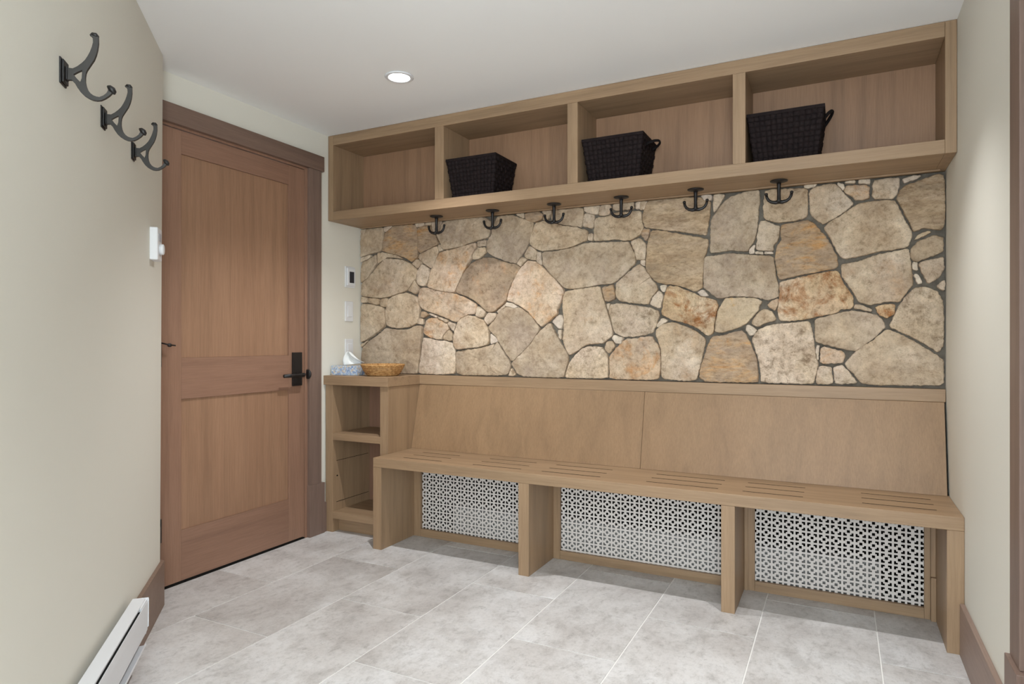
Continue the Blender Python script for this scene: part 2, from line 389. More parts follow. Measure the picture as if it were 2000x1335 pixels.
STONES = """
p -2629,1768 -2578,1766 -2590,1740 -2611,1713 -2623,1710
g -2575,1766 -2447,1766 -2453,1716 -2453,1679 -2461,1629 -2502,1620 -2590,1606 -2632,1595 -2629,1654 -2623,1700 -2602,1727 -2584,1744
p -2444,1767 -2378,1771 -2398,1753 -2432,1738 -2443,1741
b -2376,1768 -2220,1771 -2206,1729 -2201,1684 -2203,1621 -2201,1572 -2245,1545 -2275,1567 -2342,1592 -2398,1606 -2461,1626 -2453,1679 -2444,1724 -2432,1735 -2393,1753
p -2216,1771 -2155,1772 -2153,1754 -2182,1747 -2209,1747
p -2151,1773 -2105,1774 -2105,1753 -2150,1755
b -2204,1742 -2150,1752 -2107,1750 -2091,1707 -2073,1684 -2057,1647 -2070,1635 -2123,1616 -2182,1595 -2198,1608 -2203,1662 -2201,1697
g -2102,1773 -2028,1775 -2060,1709 -2086,1702 -2102,1734
g -2026,1774 -1757,1771 -1713,1740 -1718,1691 -1735,1650 -1781,1647 -1835,1632 -1905,1613 -1972,1606 -2018,1603 -2039,1637 -2065,1687 -2076,1701 -2054,1709
t -2193,1587 -2123,1612 -2065,1630 -2054,1603 -2068,1564 -2086,1516 -2107,1500 -2166,1538 -2198,1567
p -2061,1633 -2036,1632 -2021,1601 -2054,1597
p -2629,1591 -2543,1608 -2552,1588 -2626,1564
g -2629,1559 -2543,1587 -2502,1608 -2499,1548 -2554,1490 -2566,1472 -2614,1441 -2629,1441
t -2496,1615 -2461,1619 -2398,1604 -2336,1587 -2308,1568 -2353,1576 -2432,1585 -2467,1569 -2493,1547 -2499,1580
t -2438,1581 -2353,1569 -2308,1564 -2248,1536 -2201,1496 -2204,1473 -2220,1445 -2275,1382 -2331,1365 -2410,1345 -2490,1341 -2626,1359 -2629,1399 -2620,1432 -2560,1476 -2490,1538
p -2206,1563 -2171,1541 -2196,1504 -2239,1536
p -2166,1532 -2118,1500 -2112,1469 -2120,1443 -2144,1402 -2182,1403 -2206,1420 -2212,1456 -2198,1495
t -2223,1443 -2212,1420 -2193,1397 -2196,1379 -2215,1355 -2270,1379 -2242,1412
o -2054,1585 -2018,1596 -1956,1601 -1880,1616 -1806,1630 -1806,1600 -1835,1568 -1835,1546 -1855,1521 -1890,1467 -1920,1412 -1946,1357 -2008,1363 -2086,1379 -2134,1397 -2118,1438 -2107,1486 -2081,1529 -2065,1564
p -1803,1636 -1744,1643 -1747,1609 -1801,1606
t -1803,1600 -1749,1603 -1747,1571 -1781,1543 -1833,1535 -1833,1567
g -1670,1763 -1613,1768 -1582,1766 -1518,1739 -1461,1718 -1456,1697 -1472,1633 -1490,1593 -1531,1534 -1559,1500 -1620,1514 -1676,1538 -1708,1551 -1743,1575 -1743,1613 -1732,1642 -1716,1662 -1706,1703 -1689,1740
p -1561,1768 -1511,1769 -1511,1738 -1550,1758
b -1508,1767 -1418,1770 -1400,1749 -1409,1722 -1449,1715 -1499,1729
g -1407,1771 -1352,1772 -1356,1749 -1374,1719 -1398,1718 -1391,1744
g -1350,1773 -1178,1770 -1172,1741 -1176,1714 -1183,1667 -1244,1678 -1287,1687 -1321,1700 -1336,1712 -1354,1717
t -1440,1712 -1400,1715 -1374,1713 -1321,1696 -1287,1683 -1227,1673 -1151,1649 -1149,1633 -1151,1598 -1189,1587 -1227,1572 -1269,1562 -1334,1560 -1400,1557 -1445,1572 -1476,1600 -1476,1621 -1463,1661 -1454,1689
p -1174,1772 -1081,1771 -1085,1749 -1094,1728 -1114,1726 -1168,1746
p -1170,1739 -1116,1727 -1114,1712 -1122,1654 -1180,1669
t -1079,1772 -1029,1769 -1021,1743 -1033,1719 -1061,1714 -1090,1720 -1088,1737
g -1021,1770 -908,1769 -906,1736 -961,1734 -1013,1736
p -902,1769 -841,1767 -849,1753 -856,1728 -902,1736
t -1106,1708 -1029,1713 -1005,1726 -942,1726 -872,1723 -870,1676 -860,1638 -872,1608 -922,1582 -961,1581 -1001,1592 -1033,1590 -1114,1589 -1120,1607 -1118,1658 -1116,1693
p -1147,1630 -1124,1631 -1122,1592 -1147,1596
g -1405,1553 -1334,1554 -1278,1559 -1227,1566 -1185,1578 -1155,1584 -1037,1580 -981,1578 -932,1575 -918,1540 -902,1512 -899,1470 -918,1452 -961,1412 -1013,1371 -1102,1366 -1164,1355 -1248,1350 -1282,1360 -1312,1393 -1356,1431 -1400,1486 -1400,1518
t -1476,1592 -1445,1570 -1432,1556 -1443,1508 -1481,1519 -1513,1537 -1490,1577
p -1432,1556 -1411,1553 -1405,1490 -1414,1482 -1440,1508
g -1527,1534 -1490,1519 -1518,1496 -1531,1482 -1554,1498
p -926,1574 -876,1590 -849,1558 -847,1512 -852,1483 -895,1481 -902,1516
b -866,1627 -830,1628 -837,1583 -849,1573 -872,1601
p -876,1480 -852,1479 -852,1449 -874,1461
o -1490,1513 -1449,1507 -1405,1478 -1356,1427 -1304,1376 -1282,1348 -1278,1320 -1287,1324 -1295,1292 -1317,1248 -1317,1224 -1356,1193 -1405,1157 -1418,1165 -1445,1194 -1463,1211 -1495,1244 -1536,1270 -1582,1292 -1615,1301 -1610,1334 -1582,1396 -1559,1432 -1531,1472
d -1757,1546 -1708,1541 -1676,1530 -1615,1508 -1559,1496 -1531,1476 -1564,1428 -1591,1384 -1615,1334 -1613,1307 -1646,1278 -1684,1250 -1708,1240 -1737,1242 -1776,1277 -1816,1308 -1880,1337 -1941,1357 -1916,1412 -1890,1463 -1850,1513 -1806,1532
o -2182,1394 -2134,1392 -2081,1375 -1946,1352 -1880,1329 -1825,1299 -1806,1286 -1806,1257 -1816,1231 -1855,1232 -1905,1211 -1933,1186 -2008,1213 -2086,1241 -2134,1255 -2166,1265 -2193,1292 -2201,1324 -2201,1348 -2193,1379
t -2407,1339 -2347,1358 -2286,1369 -2220,1347 -2204,1333 -2198,1297 -2188,1265 -2196,1220 -2204,1189 -2258,1165 -2347,1157 -2415,1171 -2432,1192 -2435,1257 -2421,1316
p -2620,1356 -2569,1347 -2572,1316 -2620,1319
t -2563,1346 -2476,1336 -2479,1299 -2563,1313
t -2470,1335 -2415,1340 -2421,1289 -2444,1287 -2473,1294
g -2620,1310 -2560,1308 -2450,1287 -2438,1257 -2435,1192 -2450,1165 -2508,1128 -2572,1091 -2626,1074 -2626,1242
g -2435,1162 -2353,1150 -2264,1152 -2220,1171 -2171,1172 -2174,1117 -2188,1028 -2193,965 -2203,891 -2275,889 -2626,875 -2626,1032 -2560,1082 -2496,1119
p -2625,1063 -2560,1089 -2625,1042
b -2171,1258 -2126,1237 -2150,1220 -2182,1218
p -2196,1216 -2161,1211 -2166,1178 -2206,1185
p -2120,1243 -2065,1226 -2070,1216 -2118,1236
p -2060,1222 -1992,1200 -1997,1186 -2054,1212
o -2112,1215 -2070,1214 -2023,1196 -1995,1178 -1987,1147 -2023,1121 -2034,1092 -2070,1092 -2118,1104 -2161,1126 -2163,1144 -2155,1175 -2144,1202
p -1987,1194 -1941,1177 -1951,1134 -1972,1151 -1996,1182
t -1987,1147 -1961,1125 -1964,1082 -2026,1090 -2021,1117
p -1796,1279 -1742,1240 -1766,1209 -1810,1222 -1803,1252
t -1855,1227 -1806,1217 -1762,1200 -1747,1175 -1728,1141 -1723,1081 -1737,1060 -1796,1047 -1941,1033 -1954,1073 -1951,1125 -1931,1181 -1905,1209
t -1735,1235 -1682,1234 -1682,1212 -1732,1170 -1760,1200
p -1675,1245 -1618,1286 -1616,1273 -1672,1233
s -1620,1293 -1582,1286 -1545,1268 -1568,1260 -1620,1272
g -1620,1269 -1568,1259 -1536,1264 -1495,1236 -1458,1203 -1432,1166 -1414,1149 -1445,1109 -1472,1072 -1522,1022 -1587,968 -1624,1017 -1676,1093 -1680,1102 -1723,1141 -1730,1162 -1680,1210 -1676,1229
s -1716,1126 -1680,1102 -1670,1077 -1716,1064
g -1943,1023 -1806,1041 -1732,1056 -1668,1070 -1676,1080 -1629,1011 -1591,959 -1606,901 -1676,893 -1660,893 -1936,890 -1943,968
p -2163,1104 -2112,1097 -2070,1085 -2018,1085 -1961,1071 -1946,1028 -1943,899 -2034,889 -2196,891 -2186,965 -2174,1028
t -1587,939 -1559,898 -1596,891 -1606,897
g -1361,1181 -1339,1140 -1312,1092 -1287,1052 -1257,1004 -1257,980 -1274,932 -1282,890 -1513,886 -1554,906 -1582,955 -1584,964 -1522,1020 -1472,1066 -1445,1104 -1409,1143
s -1312,1221 -1289,1212 -1282,1184 -1295,1146 -1317,1148 -1350,1185
s -1311,1140 -1293,1142 -1293,1088 -1307,1100
t -1282,1324 -1269,1341 -1206,1349 -1085,1361 -1077,1332 -1061,1282 -1045,1231 -1029,1184 -1017,1126 -1021,1107 -1049,1086 -1065,1070 -1143,1066 -1180,1050 -1218,1023 -1252,1008 -1274,1044 -1287,1084 -1282,1140 -1278,1184 -1284,1220 -1287,1264
b -1072,1354 -1015,1366 -1009,1338 -1007,1293 -1029,1281 -1056,1281 -1069,1320
p -1051,1270 -1029,1272 -1037,1234
t -1005,1372 -961,1405 -922,1437 -883,1466 -852,1438 -826,1391 -830,1396 -795,1354 -789,1333 -814,1305 -830,1281 -837,1260 -902,1268 -985,1281 -1003,1307
l -1029,1265 -981,1271 -902,1258 -845,1249 -822,1244 -785,1226 -781,1210 -797,1161 -814,1124 -852,1112 -877,1108 -902,1104 -965,1102 -1009,1126 -1021,1180 -1037,1227
s -1011,1113 -961,1097 -973,1068 -997,1069 -1021,1092
t -1045,1080 -1021,1082 -1003,1057 -1039,1016 -1061,1049
l -1143,1056 -1077,1053 -1061,1034 -1041,1003 -1040,949 -1042,893 -1274,888 -1267,925 -1246,977 -1214,1011 -1176,1045
o -949,1094 -879,1096 -877,1102 -818,1105 -797,1072 -781,1052 -775,1005 -778,944 -784,893 -1031,889 -1034,949 -1034,1007 -993,1055
s -777,1353 -744,1352 -756,1316 -777,1332
p -785,1329 -760,1307 -777,1238 -830,1260 -814,1297
r -740,1348 -695,1345 -663,1328 -616,1311 -592,1294 -554,1285 -515,1272 -505,1248 -515,1205 -523,1158 -531,1114 -554,1106 -592,1138 -632,1159 -671,1171 -720,1184 -758,1203 -770,1212 -764,1250 -756,1303
s -603,1314 -577,1326 -546,1292 -585,1294
y -474,1282 -403,1283 -348,1278 -312,1262 -326,1243 -330,1220 -356,1190 -374,1167 -403,1148 -459,1130 -478,1121 -522,1125 -518,1162 -510,1213 -498,1244
g -561,1479 -512,1482 -450,1489 -376,1477 -265,1464 -259,1417 -255,1370 -245,1332 -243,1283 -262,1272 -294,1266 -330,1279 -440,1290 -493,1280 -515,1284 -554,1318 -574,1333 -574,1385 -571,1433 -568,1469
o -293,1243 -280,1259 -247,1274 -247,1249 -259,1217
t -352,1184 -323,1220 -301,1228 -273,1215 -254,1181 -259,1174 -301,1163 -330,1146 -359,1160
s -377,1160 -334,1132 -345,1113 -366,1106 -386,1133
s -768,1195 -738,1180 -793,1146 -797,1157
t -722,1175 -679,1159 -624,1138 -585,1114 -562,1083 -570,1047 -578,1007 -592,947 -604,899 -651,890 -772,898 -772,984 -776,1046 -796,1107 -801,1130 -773,1160
b -531,1105 -478,1109 -440,1124 -396,1131 -381,1106 -359,1059 -338,1010 -331,933 -331,892 -561,887 -592,907 -592,935 -572,1007 -553,1067
s -585,1768 -534,1768 -534,1742 -571,1745
v -846,1767 -763,1777 -668,1772 -585,1762 -571,1744 -540,1738 -544,1683 -551,1630 -561,1578 -617,1592 -697,1608 -801,1627 -854,1640 -868,1675 -864,1712
t -877,1769 -847,1766 -861,1727 -877,1728
o -861,1636 -827,1627 -842,1580 -864,1606
v -819,1623 -763,1616 -697,1600 -646,1585 -596,1574 -554,1562 -551,1540 -558,1501 -568,1476 -576,1397 -577,1334 -612,1315 -671,1342 -712,1351 -752,1357 -793,1367 -822,1393 -849,1432 -845,1522 -838,1578
p -529,1769 -474,1764 -495,1725 -526,1682 -530,1707
g -450,1752 -366,1772 -325,1768 -325,1716 -331,1643 -334,1595 -344,1543 -366,1510 -376,1490 -450,1502 -512,1496 -545,1498 -542,1575 -541,1647 -519,1680 -484,1724
t -299,1765 -142,1757 -125,1744 -125,1645 -134,1624 -174,1615 -240,1612 -269,1618 -306,1634 -310,1679 -306,1724
p -322,1627 -294,1622 -265,1606 -238,1593 -241,1556 -250,1526 -265,1514 -266,1487 -339,1493 -339,1532 -333,1577
s -368,1503 -345,1524 -347,1480 -369,1481
s -343,1488 -310,1486 -310,1476 -343,1478
s -303,1486 -267,1482 -267,1471 -303,1475
s -141,1770 -86,1769 -98,1758 -126,1751 -139,1756
p -121,1744 -86,1757 -47,1766 -13,1761 11,1725 30,1698 56,1668 22,1640 -16,1614 -62,1590 -86,1606 -117,1639
s -10,1765 14,1756 18,1735 12,1729 0,1745
s 17,1764 60,1768 62,1754 22,1759
s 70,1764 112,1770 116,1746 71,1751
o 23,1750 112,1741 112,1683 61,1682 46,1702 19,1717 15,1731
p 124,1760 178,1765 221,1762 224,1734 214,1694 203,1676 122,1681
s 229,1753 271,1764 299,1762 281,1748 240,1737
v 243,1726 285,1740 320,1751 354,1761 374,1753 382,1716 382,1555 367,1531 337,1539 302,1545 272,1532 257,1569 229,1634 211,1673 222,1709
t 124,1672 203,1670 218,1639 239,1583 267,1531 263,1499 252,1471 196,1463 142,1458 86,1444 15,1433 -4,1449 -23,1493 -46,1546 -65,1574 -39,1597 11,1627 68,1667
b -231,1604 -174,1608 -126,1616 -103,1602 -78,1566 -48,1529 -25,1480 -9,1445 -7,1398 -86,1385 -166,1371 -243,1355 -252,1392 -262,1451 -252,1513 -232,1529 -239,1570
y 268,1495 292,1520 320,1532 334,1526 313,1515
g 261,1462 286,1492 340,1513 374,1502 375,1443 320,1422 285,1408 268,1414 259,1441
s 268,1411 285,1405 288,1371 268,1376
t 292,1404 337,1415 374,1423 377,1374 360,1339 320,1314 303,1354 289,1394
s 272,1357 288,1353 303,1319 285,1317
t 4,1413 68,1421 142,1447 214,1458 254,1465 261,1420 268,1358 270,1315 270,1314 250,1287 221,1243 178,1246 112,1234 72,1247 50,1291 24,1336 8,1360
r -241,1346 -166,1362 -86,1379 -8,1388 9,1341 40,1292 51,1262 50,1219 3,1218 -16,1201 -86,1189 -134,1177 -207,1170 -243,1175 -250,1218 -241,1280 -241,1325
p 57,1240 90,1231 123,1214 119,1205 86,1214 54,1221
r 132,1228 206,1237 203,1196 189,1184 175,1178 146,1193
l 278,1304 313,1304 354,1285 374,1241 377,1160 377,1067 356,1032 320,1064 267,1097 182,1143 204,1192 222,1236 254,1281
p 351,1306 381,1333 382,1286 361,1294
g -97,1179 -47,1191 15,1207 49,1213 105,1203 142,1190 163,1167 173,1141 142,1106 109,1076 86,1055 60,1038 22,1044 -47,1063 -94,1076 -99,1123
l -332,1133 -282,1155 -207,1163 -119,1171 -107,1128 -101,1079 -91,1014 -83,975 -95,927 -103,892 -320,893 -322,952 -330,998 -361,1092 -330,1135
g 175,1132 214,1116 285,1074 347,1030 377,1006 377,901 250,897 142,895 80,901 53,939 16,981 50,1027 90,1062 123,1083
o -74,1061 18,1036 21,1015 10,986 -78,982
s -90,1066 -79,1061 -85,993 -94,1031
p -78,974 -32,970 -28,928 -25,895 -95,893 -90,944
p -27,966 10,980 37,947 71,902 -19,895 -23,937"""

# ------------------------------------------------------------------ structure
def struct(o): o['kind'] = 'structure'; return o

# ceiling: one slab over room
m = MB(); m.box(-2.78, 1.2, -2.6, 3.32, ZC, ZC + 0.08); struct(m.build('ceiling', M['ceiling']))

# floor: grout bed with separate tiles laid in running bond (long side along Y)
m = MB(); m.box(-2.78, 1.2, -2.6, 3.32, -0.06, -0.002)
floor = struct(m.build('floor', M['grout']))
TX = [-2.6265, -2.271, -1.8705, -1.4685, -1.069, -0.674, -0.275, 0.123, 0.5230, 0.923]
G = 0.0023
k = 0
for i in range(len(TX) - 1):
    x0, x1 = TX[i] + G, TX[i + 1] - G
    off = 2.11 if i % 2 == 0 else 2.508
    ys = [off + 0.7945 * j for j in range(-6, 3)]
    for y0, y1 in zip(ys, ys[1:]):
        y0 += G; y1 = min(y1 - G, 3.16)
        if y1 - y0 < 0.03 or y1 < -0.9: continue
        poly = [(x0, y0), (x1, y0), (x1, y1), (x0, y1)]
        out = poly
        far = max((Vector((p[0], p[1], 0)) - LW0).dot(TN) for p in poly)
        if far < 0.01 and y1 < 1.74: continue
        if x1 > XR and y0 > 0:
            out = [(min(px, XR - 0.001), py) for px, py in out]
            if x0 > XR - 0.02: continue
        cx = sum(p[0] for p in out) / len(out); cy = sum(p[1] for p in out) / len(out)
        t = MB(); n = len(out)
        t.add([(p[0] - cx, p[1] - cy, -0.008) for p in out] + [(p[0] - cx, p[1] - cy, 0) for p in out],
              [tuple(range(n))[::-1], tuple(range(n, 2 * n))] + [(a, (a + 1) % n, n + (a + 1) % n, n + a) for a in range(n)])
        o = t.build('tile', M['tile'], None, 0.0007, seg=1)
        o.location = (cx, cy, 0); put(o, floor)

# angled left wall ending in an outside corner
C_top = Vector((-2.4909, 1.7348, ZC)); C_bot = lw(-0.013, 0, 0)
W = MB()
s0, s1 = lw(-2.55, 0, 0), lw(-2.55, 0, ZC + 0.004)
ct = Vector((C_top.x, C_top.y, ZC))
W.hexa([s0, C_bot, C_bot - TN * 0.10 , s0 - TN * 0.10], [s1, ct + Vector((0, 0, .004)), ct - TN * 0.10 + Vector((0, 0, .004)), s1 - TN * 0.10])
struct(W.build('wall_left', M['wall']))
# short return from the corner to the door wall
m = MB()
m.hexa([(XL - 0.02, 1.63, 0), (C_bot.x - 0.002, 1.63, 0), (C_bot.x - 0.002, C_bot.y, 0), (XL - 0.02, C_bot.y, 0)],
       [(XL - 0.02, 1.63, ZC), (ct.x - 0.002, 1.63, ZC), (ct.x - 0.002, ct.y, ZC), (XL - 0.02, ct.y, ZC)])
struct(m.build('wall_corner', M['wall']))
# door wall: around the door opening
DY0, DY1, DZ = 1.808, 2.672, 2.030
m = MB()
m.box(XL - 0.12, XL, DY1, 3.30, 0, ZC); m.box(XL - 0.12, XL, 1.60, DY0, 0, ZC)
m.box(XL - 0.12, XL, DY0, DY1, DZ, ZC)
struct(m.build('wall_door_side', M['wall']))
# right wall with doorway near the camera
OY0, OY1 = 0.93, 1.83
m = MB()
m.box(XR, XR + 0.12, OY1, 3.30, 0, ZC); m.box(XR, XR + 0.12, OY0, OY1, 2.04, ZC); m.box(XR, XR + 0.12, -0.2, OY0, 0, ZC)
struct(m.build('wall_right', M['wall']))
# back wall core, mortar bed and stones
wb = board('wall_back', (XL - 0.1, XR + 0.1, 3.20, 3.32, 0, ZC), M['cavity'], None, 0); struct(wb)  # core coloured near-black to paint the shade seen through the grille holes
mo = board('mortar', (XL + 0.001, XR - 0.001, YW, 3.205, 0.887, 1.771), M['mortar'], wb, 0)

def chaikin(p, k=1):
    for _ in range(k):
        q = []
        for i in range(len(p)):
            a, b = p[i], p[(i + 1) % len(p)]
            q += [(a[0] * .87 + b[0] * .13, a[1] * .87 + b[1] * .13), (a[0] * .13 + b[0] * .87, a[1] * .13 + b[1] * .87)]
        p = q
    return p

def make_stone(code, pts, idx):
    rnd = random.Random(idx * 13 + 5)
    P = [(min(max(x / 1000, XL + 0.004), XR - 0.004), min(max(z / 1000, 0.890), 1.769)) for x, z in pts]
    ar = sum(P[i][0] * P[(i + 1) % len(P)][1] - P[(i + 1) % len(P)][0] * P[i][1] for i in range(len(P))) / 2
    if ar < 0: P = P[::-1]; ar = -ar
    P = chaikin(P)
    L = sum(math.dist(P[i], P[(i + 1) % len(P)]) for i in range(len(P)))
    size = math.sqrt(ar)
    n = max(14, min(150, int(L / 0.006)))
    # resample evenly
    R = []; seg = 0; acc = 0; step = L / n; d = 0
    for i in range(len(P)):
        a, b = P[i], P[(i + 1) % len(P)]; l = math.dist(a, b)
        while d <= acc + l and len(R) < n:
            f = (d - acc) / l if l else 0
            R.append((a[0] + (b[0] - a[0]) * f, a[1] + (b[1] - a[1]) * f)); d += step
        acc += l
    n = len(R)
    cx = sum(p[0] for p in R) / n; cz = sum(p[1] for p in R) / n
    # inset along the inward normal for the joint, ragged edge
    gap = -0.0004 if size > 0.06 else -0.0010
    Q = []
    for i in range(n):
        a, b = R[i - 1], R[(i + 1) % n]
        tx, tz = b[0] - a[0], b[1] - a[1]; l = math.hypot(tx, tz) or 1
        nx, nz = -tz / l, tx / l
        j = noise.noise(Vector((R[i][0] * 75, R[i][1] * 75, idx))) * 0.0034 + noise.noise(Vector((R[i][0] * 190, R[i][1] * 190, idx))) * 0.0016 + gap
        Q.append((R[i][0] + nx * j, R[i][1] + nz * j))
    front = YT + rnd.uniform(-0.006, 0.004)
    tx_, tz_ = rnd.uniform(-.02, .02), rnd.uniform(-.02, .02)
    amp = min(0.007, size * 0.05)
    def ins(p, dd):
        vx, vz = cx - p[0], cz - p[1]; l = math.hypot(vx, vz) or 1; dd = min(dd, l * .5)
        return (p[0] + vx / l * dd, p[1] + vz / l * dd)
    def yy(p, extra=0):
        q = Vector((p[0] * 9, p[1] * 9, idx * 3.7)); q2 = Vector((p[0] * 38, p[1] * 38, idx * 1.7))
        return front + (p[0] - cx) * tx_ + (p[1] - cz) * tz_ + amp * noise.noise(q) + amp * .75 * noise.noise(q2) + extra
    rings = []
    rings.append([(p[0], YW + 0.004, p[1]) for p in Q])
    rings.append([(p[0], min(yy(p, 0.0042), YW - .002), p[1]) for p in Q])
    e = min(0.0019, size * .04)
    r2 = [ins(p, e) for p in Q]; rings.append([(p[0], yy(p, 0.0010), p[1]) for p in r2])
    r3 = [ins(p, e * 3) for p in Q]; rings.append([(p[0], yy(p), p[1]) for p in r3])
    for s in ((.72, .48, .24) if size > .1 else (.5,)):
        rr = [(cx + (p[0] - cx) * s, cz + (p[1] - cz) * s) for p in r3]
        rings.append([(p[0], yy(p), p[1]) for p in rr])
    vs = [v for r in rings for v in r]; vs.append((cx, yy((cx, cz)), cz))
    fs = []
    for j in range(len(rings) - 1):
        for i in range(n):
            k = (i + 1) % n
            fs.append((j * n + i, j * n + k, (j + 1) * n + k, (j + 1) * n + i))
    last = (len(rings) - 1) * n
    for i in range(n): fs.append((last + i, last + (i + 1) % n, len(vs) - 1))
    vs = [(v[0] - cx, v[1] - YT, v[2] - cz) for v in vs]
    o = link('stone', vs, fs, SM[code])
    for p in o.data.polygons:
        p.use_smooth = True
    o.location = (cx, YT, cz); put(o, wb)
for i, ln in enumerate(STONES.strip().split('\n')):
    w = ln.split()
    make_stone(w[0], [tuple(map(int, q.split(','))) for q in w[1:]], i)

# ------------------------------------------------------------------ baseboards and trims
BT = 0.015
m = MB()
e0, e1 = lw(-2.5, 0.0, 0), lw(-0.012, 0.0, 0)
def bbprof(a, b, n, h):
    return [a, b, b + n, a + n], [v + Vector((0, 0, h)) for v in (a, b, b + n, a + n)]
BH = 0.183
o0 = lw(-0.013, 0, 0)
m.hexa([lw(-2.5, 0, 0), lw(-0.013, 0, 0), lw(0.0, BT, 0), lw(-2.5, BT, 0)],
       [lw(-2.5, 0, BH), lw(-0.013, 0, BH), lw(0.0, BT, BH), lw(-2.5, BT, BH)])
m.hexa([lw(-0.013, 0, 0), lw(0.0, BT, 0), Vector((XL, lw(0.0, BT, 0).y, 0)), Vector((XL, lw(-0.013, 0, 0).y, 0))],
       [lw(-0.013, 0, BH), lw(0.0, BT, BH), Vector((XL, lw(0.0, BT, 0).y, BH)), Vector((XL, lw(-0.013, 0, 0).y, BH))])
struct(m.build('baseboard_left', M['base'], None, 0.001))
struct(board('baseboard_right', (XR - BT, XR, 1.925, 2.688, 0, 0.178), M['baseR']))
struct(board('baseboard_door_side', (XL, XL + 0.018, 2.803, 2.818, 0, 0.167), M['caseZ']))

# casing round the door
CT = 0.020
tr = empty('trim_1', (XL, 2.24, 0)); struct(tr)
board('casing', (XL, XL + CT, 2.684, 2.775, 0.285, 2.037), M['caseZ'], tr)
board('casing', (XL, XL + CT, 1.752, 1.800, 0.285, 2.037), M['caseZ'], tr)
board('head_casing', (XL, XL + 0.026, 1.752, 2.792, 2.037, 2.121), M['caseY'], tr)
board('plinth_block', (XL, XL + 0.026, 2.680, 2.795, 0, 0.285), M['caseZ'], tr)
board('plinth_block', (XL, XL + 0.026, 1.752, 1.802, 0, 0.285), M['caseZ'], tr)
board('door_gap_shade', (XL - 0.10, XL - 0.0005, 1.811, 2.667, -0.0015, 0.0045), M['cavity'], tr, 0)  # dark strip painting the shade of the gap under the door
# jamb set in the opening
m = MB(); m.box(XL - 0.11, XL + 0.004, 2.667, 2.684, 0, 2.037); m.box(XL - 0.11, XL + 0.004, 1.796, 1.811, 0, 2.037)
m.box(XL - 0.11, XL + 0.004, 1.811, 2.667, 2.026, 2.037)
m.build('jamb', M['doorZ'], tr, 0.001)
# doorway on the right
tr2 = empty('trim_2', (XR, 1.88, 0)); struct(tr2)
board('casing', (XR - 0.020, XR, 1.832, 1.926, 0.332, 2.05), M['caseZ'], tr2, 0.002)
board('plinth_block', (XR - 0.030, XR, 1.810, 1.930, 0, 0.332), M['caseZ'], tr2, 0.002)
board('head_casing', (XR - 0.024, XR, 0.80, 1.945, 2.05, 2.14), M['caseY'], tr2)
board('casing', (XR - 0.020, XR, 0.835, 0.925, 0, 2.05), M['caseZ'], tr2, 0.002)
board('jamb', (XR - 0.001, XR + 0.125, 1.812, 1.832, 0, 2.04), M['caseZ'], tr2)
d2 = board('door_2', (XR + 0.075, XR + 0.115, 0.935, 1.808, 0.008, 2.035), M['doorZ'], None); struct(d2)
for z0, z1 in ((0.22, 0.80), (1.0, 1.90)):
    board('panel', (XR + 0.070, XR + 0.0755, 1.06, 1.69, z0, z1), M['door_panel'], d2)

# ------------------------------------------------------------------ the door
door = empty('door_1', (XL, DY0, 0)); struct(door)
dy0, dy1 = 1.8135, 2.6645
xf = XL - 0.003            # face of stiles and rails
z0, z1 = 0.010, 2.023
board('stile', (xf - 0.040, xf, dy0, 1.9205, z0, z1), M['doorZ'], door, 0.0008)
board('stile', (xf - 0.040, xf, 2.555, dy1, z0, z1), M['doorZ'], door, 0.0008)
board('rail', (xf - 0.040, xf, 1.9209, 2.5546, 1.919, z1), M['doorY'], door, 0.0008)
board('rail', (xf - 0.040, xf, 1.9209, 2.5546, 0.822, 1.006), M['doorY'], door, 0.0008)
board('rail', (xf - 0.040, xf, 1.9209, 2.5546, z0, 0.2355), M['doorY'], door, 0.0008)
board('panel', (xf - 0.032, xf - 0.008, 1.9215, 2.554, 1.0065, 1.9185), M['door_panel'], door, 0)
board('panel', (xf - 0.032, xf - 0.008, 1.9215, 2.554, 0.236, 0.8215), M['door_panel'], door, 0)
for zz in (0.2100, 0.9700, 1.76):
    m = MB(); m.lathe([(0.006, 0), (0.006, 0.102)], (XL + 0.006, 1.8125, zz), 12)
    m.box(XL - 0.002, XL + 0.0005, 1.8125, 1.8165, zz, zz + 0.102)
    tag(m.build('hinge', M['black'], door), 'black steel hinge')
# hinge-pin door stop
m = MB()
m.tube([(XL + 0.006, 1.8125, 1.075), (XL + 0.03, 1.835, 1.066), (XL + 0.030, 1.868, 1.062)], 0.003, 8)
m.lathe([(0.002, -0.006), (0.008, -0.005), (0.008, 0.005), (0.002, 0.006)], (XL + 0.027, 1.842, 1.064), 12, 'X')
tag(m.build('door_stop', M['black'], door, smooth=True), 'small black hinge pin door stop')
# lever set on a tall plate
lock = board('lock_plate', (XL, XL + 0.009, 2.572, 2.640, 0.841, 1.021), M['black'], door, 0.002); tag(lock, 'tall black rectangular lock plate')
m = MB()
m.lathe([(0.011, 0), (0.011, 0.045)], (XL + 0.008, 2.606, 0.900), 16, 'X')
m.tube([(XL + 0.046, 2.618, 0.900), (XL + 0.048, 2.60, 0.900), (XL + 0.047, 2.54, 0.8995), (XL + 0.044, 2.475, 0.899)], [0.0105, 0.0105, 0.010, 0.009], 12, 0.8)
m.build('door_handle', M['black'], lock, smooth=True)
m = MB()
m.box(XL + 0.001, XL + 0.006, 2.640, 2.668, 0.893, 0.906)
m.lathe([(0.006, -0.004), (0.024, -0.003), (0.027, 0.003), (0.022, 0.008), (0.008, 0.010)], (XL + 0.010, 2.676, 0.900), 20, 'Y')
m.build('strike_plate', M['black'], door, smooth=True)

